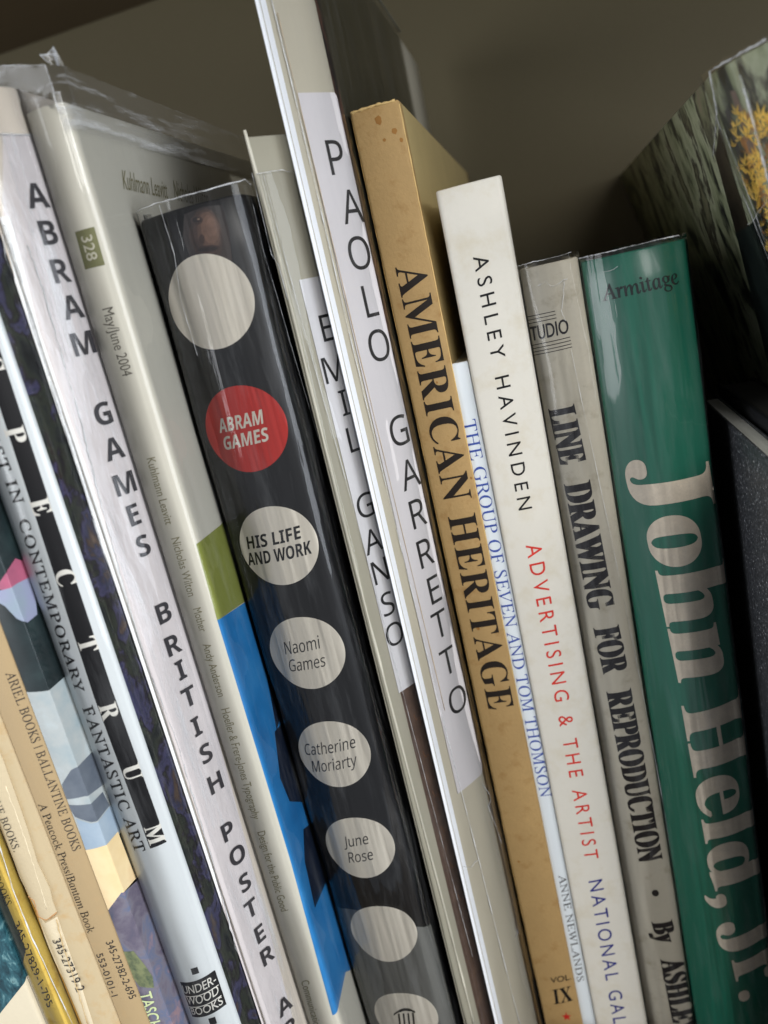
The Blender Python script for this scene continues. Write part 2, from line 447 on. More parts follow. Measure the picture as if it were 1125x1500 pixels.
# torn cream book
TORN = Book('torn_paperback', 'cream paperback with a peeling torn spine, between the yellow and tan paperbacks', (-151.5, 143.3), (-138.8, 143.3), -42, depth=180, bulge=1.1, corner=1.2, th=.6,
            cover=paper('aged_cream_spine', (190, 172, 138), .6, .07, dirt=(184, 152, 104), dirt_at=(.52, .8), stretch=(1, 1, .3)))
TSC = TORN
TSC.poly('torn_paper_flap', [(-40, 1110), (-12, 1160), (14, 1236), (26, 1290), (40, 1316), (52, 1318), (58, 1340), (70, 1346), (84, 1334), (78, 1318), (74, 1300), (56, 1262), (42, 1215), (30, 1180), (5, 1110), (-20, 1060)],
         paper('peeled_paper', (200, 184, 152), .7, .08, bump=.4), layer=2, thick=.35)
TSC.poly('torn_paper_flap', [(50, 1344), (66, 1352), (84, 1342), (92, 1366), (118, 1440), (140, 1510), (118, 1510), (96, 1440), (72, 1388)],
         paper('peeled_paper_light', (222, 208, 178), .7, .08, bump=.4), layer=2, thick=.25)
TSC.poly('ochre_strip', [(22, 1262), (26, 1290), (40, 1318), (52, 1344), (70, 1388), (95, 1440), (118, 1510), (108, 1510), (84, 1440), (60, 1380), (40, 1330)],
         paper('ochre_paper', (176, 134, 62), .5, .15), layer=1)  # ochre strip down the left part of the spine
TSC.line('torn_edge', [(40, 1316), (52, 1318), (58, 1340), (70, 1346), (84, 1334)], .18, paper('torn_brown', (186, 140, 92), .8), off=.45, jit=.25)
TSC.line('tear_crease', [(10, 1150), (28, 1200), (42, 1240), (58, 1290), (70, 1330)], .12, paper('crease_light', (228, 214, 184), .7), off=.4, jit=.15)
TSC.line('tear_crease', [(84, 1346), (92, 1380), (112, 1440), (130, 1500)], .12, paper('crease_tan', (196, 172, 128), .7), off=.35, jit=.12)
TSC.text('publisher_lettering', 'BALLANTINE BOOKS.', (-37, 1102), (23, 1246), (-28, 1098), GREYINK, layer=12, serif='light', off=0)
TSC.text('number_lettering', '345-27319-2', (78, 1376), (114, 1452), (89, 1372), GREYINK, layer=8, off=0)

# tan double-imprint paperback
PEA = Book('tan_paperback', 'flat tan paperback with two rows of small print on its spine', (-138.6, 143.3), (-129.5, 143.3), 12, depth=180, bulge=.5, corner=.7, th=.6,
           cover=paper('tan_spine', (172, 149, 112), .5, .07, dirt=(176, 146, 104), dirt_at=(.6, .9), stretch=(1, 1, .3)))
PEA.text('imprint_lettering', 'ARIEL BOOKS / BALLANTINE BOOKS', (8, 986), (107, 1247), (21, 981), GREYINK, serif='light', off=0)
PEA.text('press_lettering', 'A Peacock Press/Bantam Book', (56, 1178), (129, 1367), (67, 1174), BLACKINK, serif='light', off=0)
PEA.text('number_lettering', '345-27382-2-695', (155, 1380), (190, 1464), (165, 1376), GREYINK, off=0)
PEA.text('number_lettering', '553-0101-1', (141, 1398), (164, 1460), (150, 1395), GREYINK, off=0)

# glossy landscape book
TAS = Book('glossy_landscape_book', 'glossy book with a painted landscape in stepped bands wrapping its spine', (-129.4, 143.2), (-123.4, 143.2), 45, depth=200, bulge=.25, corner=.35, th=.7,
           cover=art('dark_foliage_print', [(.35, (22, 28, 30)), (.55, (34, 46, 48)), (.7, (50, 66, 66))], scale=60, rough=.28, coat=.5))
def band(name, ys, mat, l=1, k=0):
    (y0, y1) = ys
    z0 = TAS.px(70+(y0-1006)*.36, y0).y; z1 = TAS.px(70+(y1-1006)*.36, y1).y
    w_ = TAS.w
    TAS.poly(name, [(0.02, z0+.3), (w_, z0), (w_+13, z0+k), (w_+13, z1+k), (w_, z1), (0.02, z1+.3)], mat, l, raw=True)
band('sky_band', (1011, 1245), art('pale_sky_print', [(.3, (150, 166, 172)), (.5, (172, 178, 178)), (.7, (184, 196, 200))], scale=80, rough=.28))
SLATE = art('slate_print', [(.3, (84, 92, 104)), (.6, (108, 116, 126))], scale=90, rough=.28)
TAS.poly('dark_slab_band', [(90, 1150), (104, 1128), (111, 1124), (150, 1085), (150, 1150), (124, 1166), (95, 1172)], SLATE, 2)
TAS.poly('dark_slab_band', [(98, 1180), (127, 1178), (150, 1160), (160, 1180), (134, 1204), (110, 1196)], SLATE, 2)
TAS.poly('blue_haze_band', [(112, 1199), (134, 1206), (165, 1175), (185, 1205), (155, 1240), (124, 1246)], art('blue_grey_print', [(.3, (140, 160, 180)), (.6, (160, 176, 190))], scale=80), 2)
TAS.poly('sand_band', [(124, 1246), (153, 1238), (172, 1218), (200, 1290), (178, 1307), (158, 1334)], art('sand_print', [(.3, (222, 196, 146)), (.5, (232, 210, 166)), (.75, (214, 178, 132))], scale=50, rough=.3), 3)
TAS.poly('dusk_band', [(158, 1334), (178, 1307), (200, 1285), (300, 1520), (218, 1520)],
         art('dusk_print', [(.32, (66, 76, 96)), (.44, (98, 92, 108)), (.52, (116, 112, 124)), (.60, (96, 106, 132)), (.70, (146, 122, 128))], scale=90, detail=6, dist=1, rough=.3), 3)
TAS.poly('grass_patch', [(178, 1395), (196, 1392), (212, 1412), (224, 1430), (226, 1446), (205, 1444), (190, 1428)], art('grass_print', [(.3, (70, 84, 66)), (.6, (122, 128, 92))], scale=500), 4)
TAS.poly('pink_petal', [(-6, 862), (10, 836), (22, 818), (34, 822), (42, 846), (24, 855), (4, 864)], art('pink_print', [(.3, (180, 98, 124)), (.6, (150, 84, 110))], scale=80), 2)
TAS.poly('pale_petal', [(-8, 866), (4, 864), (24, 855), (42, 846), (52, 880), (54, 900), (40, 912), (25, 906), (8, 888), (-8, 878)], art('pale_petal_print', [(.3, (140, 160, 168)), (.6, (148, 150, 182))], scale=60), 2)
TAS.text('publisher_lettering', 'TASCHEN', (203, 1456), (227, 1530), (221, 1450), solid('pale_green_ink', (196, 208, 158), .4), layer=5, off=0.04)

# white art annual with black strip
SPE = Book('art_annual', 'white hardback with a long black strip of widely spaced white capitals', (-123.2, 148.6), (-110.0, 150.5), 50, depth=205, bulge=1.6, corner=1.6, th=1.5,
           cover=paper('glossy_white_cover', (218, 224, 226), .3, .03, coat=.5, bump=0))
def edgeline(f, ys): return [f(y) for y in ys]
def lerp_line(p, q): return lambda y: (p[0]+(q[0]-p[0])*(y-p[1])/(q[1]-p[1]), y)
bl = SPE.px(140, 1020).x; br = SPE.px(153, 998).x; zb = SPE.px(231, 1238).y
SPE.poly('black_strip', [(-58, 420), (48, 745), (137.5, 1020), (220, 1243), (244, 1233), (165, 1012), (76, 745), (-30, 420)], paper('glossy_black_print', (12, 11, 14), .5, .1, bump=0, spec=.2), 1)
SPE.poly('cover_picture', [(SPE.w-.2, FLOOR+1), (SPE.w+30, FLOOR+1), (SPE.w+30, 49.5), (SPE.w-.2, 49.5)],
         art('night_garden_print', [(.30, (22, 24, 28)), (.40, (46, 50, 52)), (.47, (64, 70, 60)), (.52, (40, 36, 40)), (.57, (84, 82, 116)), (.61, (58, 62, 86)), (.66, (90, 74, 66)), (.74, (128, 108, 92))], scale=95, detail=6, dist=1.5, rough=.3), 1, raw=True)
SPE.text('subtitle_lettering', 'BEST IN', (-30, 610), (21, 739), (-16, 606), BLACKINK, serif='light', off=.05, space=1.15)
SPE.text('subtitle_lettering', 'CONTEMPORARY', (27, 763), (112, 1014), (41, 758), BLACKINK, serif='light', off=.05, space=1.15)
SPE.text('subtitle_lettering', 'FANTASTIC ART', (121, 1037), (199, 1249), (135, 1032), BLACKINK, serif='light', off=.05, space=1.15)
WH = solid('white_print', (226, 224, 216), .35)
cpx = lambda x, y: (x, y)
SPE.letters('title_lettering', [('S', -10, 535), ('P', 23, 637), ('E', 60, 742), ('C', 96, 846), ('T', 129, 944), ('R', 160, 1042), ('U', 194, 1131), ('M', 227, 1222)], 3.9, 1.0, WH, serif=True, rot=True, layer=3, off=.04)
SPE.poly('publisher_badge', [(264, 1438), (315, 1421), (332, 1471), (282, 1489)], BLACKINK, 1)
for k, (body, A, B, C) in enumerate([('UNDER-', (270, 1454), (317, 1438), (267, 1443)), ('WOOD', (276, 1470), (321, 1454), (273, 1459)), ('BOOKS', (282, 1485), (327, 1469), (279, 1475))]):
    SPE.text('badge_lettering', body, A, B, C, WH, 3, off=0.024)
SPE.poly('badge_rule', [(270, 1457.5), (320, 1441.5), (320.4, 1442.7), (270.4, 1458.7)], WH, 2)
SPE.poly('badge_rule', [(275, 1473), (324, 1457), (324.4, 1458.2), (275.4, 1474.2)], WH, 2)
SPE.poly('badge_square', [(279, 1419), (289, 1416), (292, 1425), (282, 1428)], BLACKINK, 1)
SPE.poly('badge_square', [(305, 1492), (315, 1489), (318, 1499), (308, 1502)], BLACKINK, 1)
SPE.film('clear_jacket', -8, 60, FLOOR+1, 51, FILM_S, off=.3, amp=.2, f=.5)

# poster pamphlet with long paper label in a sleeve
zt = ray(85, 146)[1]
PO = Book('poster_pamphlet', 'white pamphlet in clear sleeve, stacked bold black capitals down a taped paper strip', (-109.4, 159.4), (-102.6, 170.3), 58.6, depth=215, bulge=.35, corner=.5, th=.8,
          cover=paper('cream_board', (206, 196, 182), .45, .04))
LBL = paper('label_paper', (210, 203, 203), .6, .025, 700, bump=.08)
TAPE = film('old_tape', wr=.5, haze=.16, gain=1.6, scale=200, rough=.2)
PO.poly('paper_label', [(4, 197), (57, 200), (142, 498), (213, 700), (284, 958), (348, 1188), (431, 1500), (440, 1530), (384, 1530), (332, 1338), (296, 1213), (257, 1082), (205, 950), (170, 820), (118, 640), (60, 420)], LBL, 1, thick=.15)
PO.poly('label_margin', [(4, 197), (60, 420), (118, 640), (170, 820), (205, 950), (257, 1082), (296, 1213), (332, 1338), (384, 1530), (370, 1530), (250, 1128), (160, 830), (60, 500), (4, 320)], paper('margin_paper', (216, 208, 206), .6, .03), 1, thick=.1)
PO.poly('bright_sleeve_edge', [(-2, 318), (44, 485), (131, 738), (208, 988), (296, 1260), (360, 1500), (374, 1500), (309, 1262), (221, 990), (144, 738), (58, 485), (14, 318)], paper('sleeve_edge_white', (240, 241, 240), .4, .02, bump=0), 5)  # white strip painted in for the bright edge of the sleeve
PO.letters('title_lettering', [('A', 53, 287), ('B', 70, 341), ('R', 88, 397), ('A', 105, 450), ('M', 121, 503), ('G', 150, 606), ('A', 166, 657), ('M', 182, 708), ('E', 195, 754), ('S', 209, 799),
    ('B', 239, 897), ('R', 253, 944), ('I', 264, 981), ('T', 276, 1020), ('I', 287, 1064), ('S', 301, 1103), ('H', 315, 1146), ('P', 333, 1217), ('O', 347, 1252), ('S', 358, 1292), ('T', 367, 1330), ('E', 380, 1367), ('R', 391, 1398), ('A', 416, 1472), ('R', 426, 1503), ('T', 434, 1530)],
    5.1, 1.0, ink('label_ink', (48, 46, 50)), layer=7, serif='sansbold')
PO.line('tape_edge', [(40, 360), (62, 425), (118, 620), (140, 710), (170, 820), (205, 950), (257, 1082), (296, 1213), (332, 1338), (372, 1480)], .15, EDGE, off=.35, jit=.16, sub=14)
PO.line('sleeve_fold', [(6, 330), (46, 470), (133, 742), (210, 990), (298, 1262), (366, 1490)], .42, EDGE, off=.3, jit=.05)
PO.line('sleeve_fold', [(1, 338), (40, 485), (127, 752), (203, 1003), (290, 1275), (356, 1500)], .15, EDGE, off=.45, jit=.05)
PO.film('clear_sleeve', -4, 60, FLOOR+1, 59.5, FILM_S, off=.5, amp=.35, f=1.4, seed=3)
PO.film('sticky_tape', 2.6, 12.0, FLOOR+1, PO.px(40, 195).y, TAPE, off=.25, amp=.05, f=3, seed=5)
PO.line('label_top_edge', [(0, 197), (22, 198), (48, 199), (56, 205)], .13, EDGE, off=.4, jit=.12)

# cream magazine
ztm = zr_m = ray(100, 145)[1]*171
MG = Book('cream_magazine', 'cream magazine in a tall clear sleeve, small olive number box, blue shape on its cover', (-102.4, 171), (-92.6, 171), ztm, depth=215, bulge=.7, corner=1.4, th=.7,
          cover=paper('cream_magazine_cover', (214, 210, 195), .42, .035, bump=.05, coat=.15))
OLV = ink('olive_grey_ink', (140, 134, 100)); OLB = ink('olive_box_ink', (124, 124, 84)); DKG = ink('grey_ink', (104, 100, 88))
MG.poly('number_box', [(110, 340), (138, 332), (154, 388), (125, 395)], OLB, 1)
MG.text('number_lettering', '328', (119, 347), (129, 383), (134, 343), solid('cream_ink', (206, 202, 182)), 3, off=0.02)
for body, A, B, C, m in [('May/June 2004', (150, 453), (180, 552), (165, 449), DKG), ('Kuhlmann Leavitt', (215, 672), (243, 769), (227, 669), OLV), ('Nicholas Wilton', (251, 789), (276, 874), (263, 786), OLV),
        ('Mother', (283, 892), (293, 926), (294, 889), OLV), ('Andy Anderson', (297, 944), (320, 1021), (308, 941), OLV), ('Hoefler & Frere-Jones Typography', (324, 1039), (371, 1200), (336, 1036), OLV),
        ('Design for the Public Good', (377, 1219), (412, 1335), (388, 1216), OLV), ('Communication Arts', (441, 1437), (468, 1530), (452, 1434), OLV)]:
    MG.text('spine_lettering', body, A, B, C, m, 2, off=0)
MG.text('cover_lettering', 'Kuhlmann Leavitt', (181, 277), (246, 291), (178, 249), OLV, 2, off=0)
MG.text('cover_lettering', 'Nicholas Wilton', (256, 293), (306, 304), (253, 264), OLV, 2, off=0)
MG.poly('green_shape', [(287, 797), (322, 770), (352, 740), (400, 850), (386, 862), (318, 908)], art('leaf_green_print', [(.3, (132, 140, 66)), (.7, (146, 152, 78))], scale=60), 1)
MG.poly('blue_shape', [(318, 908), (400, 855), (560, 1400), (506, 1424), (487, 1487), (424, 1256), (346, 1000)], art('sky_blue_print', [(.3, (30, 112, 176)), (.5, (44, 130, 196)), (.7, (70, 148, 208))], scale=40, rough=.3), 1)
NAVY = art('navy_print', [(.3, (16, 26, 44)), (.7, (30, 40, 60))], scale=60, rough=.3)
MG.poly('dark_figure', [(372, 890), (388, 930), (400, 985), (412, 1040), (405, 1070), (396, 1020), (384, 960)], NAVY, 2)
MG.poly('dark_figure', [(402, 1072), (412, 1060), (432, 1072), (452, 1120), (446, 1175), (424, 1174), (410, 1140)], NAVY, 2)
MG.poly('dark_figure', [(444, 1215), (456, 1205), (480, 1230), (478, 1290), (461, 1330), (446, 1262)], NAVY, 2)
MG.film('clear_sleeve', -2, 100, FLOOR+1, ztm+2, FILM_S, off=.5, amp=.15, f=.8, seed=9)
# the tall sleeve that stands above the magazine
zs1 = ray(93, 88)[1]*171
MG.film('sleeve_collar', MG.w-2.2, 190, ztm-6, zs1, FILM_H, off=.9, amp=.3, ragged=.25, nz=16, seed=11)
MG.line('sleeve_fold', [(MG.w-2.2, ztm-2), (MG.w-2.0, (ztm+zs1)/2), (MG.w-2.2, zs1)], .10, EDGE, off=1.1, raw=True, jit=.05)
def sheet(name, book, P, Q, mat, nu=24, nv=8, amp=.25):
    """film panel between two upright edges P and Q = (x, y, z0, z1)"""
    bm = bmesh.new(); g = []
    for r in range(nv+1):
        row = []
        for c in range(nu+1):
            a = c/nu; z = (P[2]+(Q[2]-P[2])*a); t = (P[3]+(Q[3]-P[3])*a)+random.uniform(-.12, .12)*(r == nv)
            row.append(bm.verts.new(Vector((P[0]+(Q[0]-P[0])*a, P[1]+(Q[1]-P[1])*a+amp*math.sin(a*9+r*.6)*a*(1-a)*2, z+(t-z)*r/nv))*MM))
        g.append(row)
    for r in range(nv):
        for c in range(nu): bm.faces.new((g[r][c], g[r][c+1], g[r+1][c+1], g[r+1][c])).smooth = True
    top = [v.co.copy() for v in g[-1]]
    link_mesh(name, bm, mat, book.root); return top
t0, r0_ = ray(-30, 97)
pc = MG.at(MG.w-2.2, zs1, .9)/MM
yl = pc.y+2.6
top = sheet('sleeve_front_panel', MG, (t0*yl, yl, 53, r0_*yl), (pc.x, pc.y, ztm-1, zs1), FILM_H)
tube('sleeve_rim', top, .10*MM, EDGE, MG.root, random.Random(2))
MG.poly('torn_film_tip', [(MG.w-1.2, zs1-.3), (MG.w-2.6, zs1+2.0), (MG.w-1.4, zs1+1.7), (MG.w-.2, zs1+3.4), (MG.w+1.8, zs1+.8), (MG.w+2, zs1-.3)], FILM_H, 18, raw=True)
MG.line('torn_film_rim', [(MG.w-1.3, zs1), (MG.w-2.6, zs1+2.0), (MG.w-1.4, zs1+1.7), (MG.w-.2, zs1+3.4), (MG.w+.6, zs1)], .09, EDGE, off=.95, raw=True, jit=.05)

# black hardback with circles
zbk = ray(268, 298)[1]*186
BK = Book('black_circles_book', 'thick black hardback with a column of pale circles and one red circle', (-92.2, 186), (-64.6, 186), zbk-1, depth=215, bulge=1.3, corner=5.5, th=2.6,
          cover=paper('black_jacket_print', (15, 15, 17), .38, .05, coat=0, bump=0))
CIR = paper('warm_grey_print', (226, 219, 204), .4, .03, bump=0); RED = paper('red_print', (190, 44, 36), .4, .05, bump=0)
BK.poly('grey_foot_zone', [(0.4, BK.px(560, 1335).y), (BK.w*.45, BK.px(560, 1335).y+.5), (BK.w-.4, BK.px(600, 1370).y-1), (BK.w-.4, FLOOR+1), (.4, FLOOR+1)], paper('foot_grey', (104, 105, 102), .4, .06, bump=0), 1, raw=True)  # spine turns grey from the lower circles down to the foot
cc = [(306, 443), (358, 629), (406, 800), (448, 957), (488, 1105), (526, 1242), (561, 1368), (594, 1492)]
r0 = (BK.px(368, 443)-BK.px(245, 443)).length/2
c0, c7 = BK.px(*cc[0]), BK.px(*cc[7])
for k, c in enumerate(cc):
    p = BK.px(*c); rr = r0*(1-.012*k)
    n = 64
    BK.poly('printed_circle', [(p.x+rr*math.cos(2*math.pi*j/n), p.y+rr*math.sin(2*math.pi*j/n)) for j in range(n)], RED if k == 1 else CIR, 3, raw=True)
PW = solid('cream_white_ink', (222, 214, 200), .4)
for body, A, B, C, m, o_ in [('ABRAM', (323, 634), (386, 620), (320, 614), PW, .02), ('GAMES', (330, 659), (394, 645), (327, 640), PW, .02), ('HIS LIFE', (364, 804), (441, 788), (361, 786), BLACKINK, .02), ('AND WORK', (365, 828), (457, 810), (362, 810), BLACKINK, .02),
        ('Naomi', (419, 958), (469, 949), (416, 940), GREYINK, 0), ('Games', (425, 983), (477, 975), (423, 966), GREYINK, 0), ('Catherine', (448, 1105), (521, 1094), (446, 1089), GREYINK, 0), ('Moriarty', (459, 1130), (523, 1120), (457, 1114), GREYINK, 0),
        ('June', (505, 1240), (540, 1235), (503, 1225), GREYINK, 0), ('Rose', (512, 1263), (547, 1258), (510, 1248), GREYINK, 0)]:
    BK.text('spine_lettering', body, A, B, C, m, 5, off=o_, serif='sansbold' if o_ else 'sans', space=1.0)
# little temple emblem
for k in range(4):
    x = 583+k*6.8; BK.poly('emblem_column', [(x, 1484-.4*k), (x+2.6, 1483.6-.4*k), (x+4.5, 1500), (x+1.9, 1500)], BLACKINK, 5)
arc = [(577+k*3.1, 1484-6.5*math.sin(math.pi*k/10)-k*.35) for k in range(11)]
BK.poly('emblem_arch', arc+[(p[0], p[1]+2.0+(2.2 if 2 < i < 8 else .8)) for i, p in reversed(list(enumerate(arc)))], BLACKINK, 5)
def oval(cx, cy, rx, ry, tilt=0, n=22, wob=.12):
    r_ = random.Random(int(cx*7+cy)); P = []
    for k in range(n):
        a = 2*math.pi*k/n; q = 1+r_.uniform(-wob, wob)*.5; x, y = rx*q*math.cos(a), ry*q*math.sin(a)
        P.append((cx+x*math.cos(tilt)-y*math.sin(tilt), cy+x*math.sin(tilt)+y*math.cos(tilt)))
    return P
BK.poly('portrait_print', [(270, 314), (298, 303), (326, 300), (336, 340), (341, 392), (330, 404), (296, 400), (280, 380), (268, 350)], art('brown_shade_print', [(.35, (28, 24, 24)), (.6, (52, 41, 37)), (.8, (40, 32, 30))], scale=90, rough=.35), 1)
for i, (cx_, cy_, rx, ry, c) in enumerate([(303, 344, 25, 38, (60, 46, 40)), (304, 341, 21, 33, (76, 58, 50)), (306, 338, 17, 27, (94, 72, 61)), (308, 336, 13, 21, (110, 84, 71)), (310, 333, 8, 14, (122, 94, 80)),
        (313, 386, 15, 13, (66, 49, 43)), (315, 387, 10, 9, (82, 61, 52)),
        (304, 365, 19, 5.5, (58, 43, 38)), (305, 365, 15, 3.2, (38, 29, 28)), (288, 323, 9, 6.5, (62, 47, 42)), (288, 322, 6.5, 3.8, (34, 26, 26)), (291, 321, 2.2, 1.6, (120, 100, 88)), (296, 350, 4, 7, (66, 49, 43))]):
    BK.poly('portrait_print', oval(cx_, cy_, rx, ry, -.12), art('portrait_tone_print', [(.3, tuple(int(v*.86) for v in c)), (.7, tuple(min(255, int(v*1.12)) for v in c))], scale=260, rough=.35), 1.2+.14*i)
BK.film('clear_jacket', -6, 120, FLOOR+1, zbk+1.2, FILM_W, off=.35, amp=.30, f=.45, ragged=.35, seed=21)
BK.line('jacket_rim', [(.2, zbk+1), (BK.w*.3, zbk+1.4), (BK.w*.6, zbk+1.1), (BK.w-3, zbk+1.6), (BK.w-1, zbk+2.2), (BK.w+2, zbk+1.2)], .16, EDGE, off=.5, raw=True, jit=.22)
BK.line('jacket_crease', [(236, 300), (258, 372), (268, 440), (292, 520)], .05, EDGE, off=.75, jit=.05)
BK.line('jacket_crease', [(366, 300), (382, 370), (420, 500), (500, 770), (600, 1110), (668, 1360)], .03, EDGE, off=.8, jit=.03)  # film crease, its pale line also drawn as the spine's right edge highlight

# thin pamphlet with grey label
zg = ray(358, 190)[1]*186
GA = Book('grey_board_pamphlet', 'grey board pamphlet with thin stacked capitals, half hidden behind the tallest pamphlet', (-62.4, 192.7), (-55.0, 201.5), zg, depth=190, bulge=.1, corner=.2, th=.5,
          cover=paper('grey_beige_board', (156, 152, 136), .55, .04))
LBL2 = paper('grey_label_paper', (206, 205, 208), .6, .03, bump=.08)
gl = GA.px(438, 412).x; zl1 = GA.px(440, 410).y; zl0 = GA.px(582, 1016).y
GA.poly('paper_label', [(gl, zl0), (GA.w+4, zl0+.4), (GA.w+4, zl1), (gl, zl1)], LBL2, 2, raw=True, thick=.15)
GA.poly('brown_cover_panel', [(gl+.6, FLOOR+1), (GA.w+4, FLOOR+1), (GA.w+4, zl0), (gl+.6, zl0)], art('brown_cover_print', [(.3, (74, 58, 50)), (.6, (92, 74, 64)), (.9, (120, 92, 70))], scale=200, detail=6), 1, raw=True)
for k, y in enumerate((1046, 1100, 1158, 1210, 1262, 1310)):
    x = 606+(y-1046)*.245
    GA.line('orange_flourish', [(x, y), (x+3, y+9), (x+8, y+4), (x+10, y+16)], .05, solid('rust_ink', (140, 92, 60)), off=.1, jit=.2)
GA.letters('title_lettering', [('E', 478, 480), ('M', 488, 540), ('I', 503, 590), ('L', 517, 643), ('G', 534, 740), ('A', 545, 792), ('N', 556, 836), ('S', 567, 884), ('O', 577, 928)], 6.6, 1.0, BLACKINK, 7, serif='sans')
GA.line('board_edge', [(358, 191), (390, 308), (426, 450), (499, 749), (563, 998), (648, 1320), (694, 1500)], .45, paper('board_core', (206, 202, 186), .6, .05), off=.1)
GA.film('clear_sleeve', -3, 40, FLOOR+1, zpx(GA, 390, 253), FILM_S, off=.5, amp=.3, f=2, seed=31)
GA.line('sleeve_rim', [(374, 256), (395, 252), (412, 250), (420, 253), (436, 253)], .09, EDGE, off=.7, jit=.12)
GA.line('sleeve_fold', [(384, 256), (403, 330), (440, 470), (520, 760), (600, 1060), (690, 1400)], .07, EDGE, off=.7, jit=.06)
GA.line('sleeve_fold', [(370, 252), (382, 300), (420, 440)], .07, EDGE, off=.6, jit=.06)

# tall pamphlet
PA = Book('tall_pamphlet', 'tallest pamphlet, white edged, stacked thin capitals on a pale label beside the tan book', (-53.6, 196.8), (-43.2, 210.6), 97, depth=200, bulge=.25, corner=.5, th=.9,
          cover=paper('warm_beige_board', (190, 183, 164), .5, .035))
DK = art('wall_toned_sheet', [(.35, (62, 60, 46)), (.6, (74, 71, 56)), (.8, (84, 80, 66))], scale=40, rough=.3)
PA.poly('wall_toned_side', [(PA.w+.3, FLOOR+1), (PA.w+150, FLOOR+1), (PA.w+150, 96.5), (PA.w+.3, 96.5)], DK, 1, raw=True)  # opaque sheet in the wall's tone, added in place of the translucent sleeve side
PA.poly('photo_strip', [(PA.w-.1, FLOOR+1), (PA.w+6, FLOOR+1), (PA.w+6, 96.5), (PA.w-.1, 96.5)], art('portrait_strip_print', [(.3, (30, 26, 28)), (.45, (52, 42, 40)), (.55, (40, 38, 42)), (.66, (120, 84, 70)), (.8, (84, 82, 86))], scale=90, stretch=(1,1,.5), detail=5), 2, raw=True)
zp1 = PA.px(465, 136).y; zp0 = PA.px(690, 1146).y; ls = PA.px(435, 137).x
PA.poly('paper_label', [(ls, zp0), (PA.w-1.6, zp0), (PA.w-.6, zp0+1), (PA.w, zp0+3), (PA.w, zp1-1), (PA.w-.8, zp1), (ls, zp1)], paper('pale_label_paper', (212, 208, 210), .6, .02, bump=.08), 3, raw=True, thick=.18)
PA.letters('title_lettering', [('P', 491, 231), ('A', 514, 303), ('O', 525, 371), ('L', 541, 441), ('O', 554, 506), ('G', 583, 631), ('A', 599, 694), ('R', 611, 751), ('R', 622, 809), ('E', 635, 863), ('T', 643, 914), ('T', 655, 968), ('O', 669, 1024)], 8.0, .98, ink('thin_black_ink', (46, 44, 44)), 8, serif='sans')
PA.shell('white_edge', paper('bright_white_card', (236, 240, 246), .4, .02, bump=0), s0=PA.S[PA.i0-1], s1=PA.S[PA.i0]+2.2, off=.05, th=.3)
wb = PA.px(420, 137).x
PA.poly('white_edge', [(-.4, FLOOR+1), (wb, FLOOR+1), (wb, 96.5), (-.4, 96.5)], paper('white_edge_card', (238, 241, 246), .4, .02, bump=0), 4, raw=True)
PA.line('white_edge_fold', [(380, 0), (418, 160), (497, 500), (560, 760), (618, 1000), (700, 1330), (741, 1500)], .5, paper('white_fold_card', (238, 241, 246), .4, .02, bump=0), off=-.55)
PA.line('sleeve_fold', [(396, 0), (432, 150), (508, 480), (572, 745), (636, 1010), (700, 1260), (760, 1500)], .14, EDGE, off=.5, jit=.05)
PA.line('sleeve_fold', [(405, 20), (446, 190), (520, 500), (590, 790), (650, 1040)], .10, paper('tan_fold', (196, 176, 150), .5), off=.5, jit=.04)
PA.film('clear_sleeve', 0.6, 170, FLOOR+1, 99, FILM_S, off=.35, amp=.2, f=1.2, seed=41)
PA.line('sleeve_top_edge', [(PA.w+2, 98.6), (PA.w+40, 98.4), (PA.w+150, 98.4)], .35, solid('film_rim_grey', (120, 120, 108), .4), off=.9, raw=True, jit=.1)
PA.line('torn_sleeve_edge', [(703, 1146), (710, 1156), (716, 1168), (713, 1180), (720, 1200), (728, 1222), (733, 1236)], .09, EDGE, off=.5, jit=.12)
PA.poly('torn_sleeve_flap', [(712, 1150), (718, 1164), (715, 1178), (723, 1205), (742, 1290), (757, 1368), (762, 1366), (748, 1290), (733, 1210), (722, 1160)], paper('silver_grey_film', (128, 130, 136), .25, .2), 5)
PA.line('torn_sleeve_edge', [(676, 1268), (688, 1270), (694, 1262), (700, 1258)], .07, EDGE, off=.5, jit=.12)
PA.line('torn_sleeve_edge', [(752, 1358), (757, 1366), (753, 1371)], .10, EDGE, off=.5, jit=.1)

# tan hardback
AHz = ray(550, 155)[1]*220
AH = Book('tan_history_book', 'tan cloth hardback with scuffed corners and large dark serif capitals down its spine', (-42.4, 220), (-29.4, 220), AHz, depth=188, bulge=.35, corner=.9, th=2.2,
          cover=paper('tan_cloth', (180, 148, 98), .72, .14, 1300, bump=.6, blot=70, dirt=(146, 106, 54), dirt_at=(.55, .86)))
AH.text('title_lettering', 'AMERICAN HERITAGE', (579, 392), (716, 1040), (621, 381), ink('brown_black_ink', (34, 26, 20)), 2, serif=True, off=0, space=1.05)
AH.poly('side_board', [(AH.w+2.6, FLOOR+1), (AH.w+180, FLOOR+1), (AH.w+180, AHz-.5), (AH.w+2.6, AHz-.5)], paper('olive_board', (186, 166, 116), .7, .1, 900, bump=.3), 1, raw=True)
AH.text('volume_lettering', 'VOL.', (807, 1440), (837, 1434), (806, 1432), BLACKINK, 2, off=0.02)
AH.text('volume_lettering', 'IX', (812, 1471), (839, 1465), (809, 1450), BLACKINK, 2, serif=True)
sp = AH.px(830, 1489)
AH.poly('red_star', [(sp.x+(1.75 if k % 2 == 0 else .72)*math.sin(math.pi*k/5), sp.y+(1.95 if k % 2 == 0 else .8)*math.cos(math.pi*k/5)) for k in range(10)], solid('star_red', (188, 40, 34)), 2, raw=True)
WEAR = paper('bare_board_wear', (222, 190, 128), .85, .15, bump=.5)
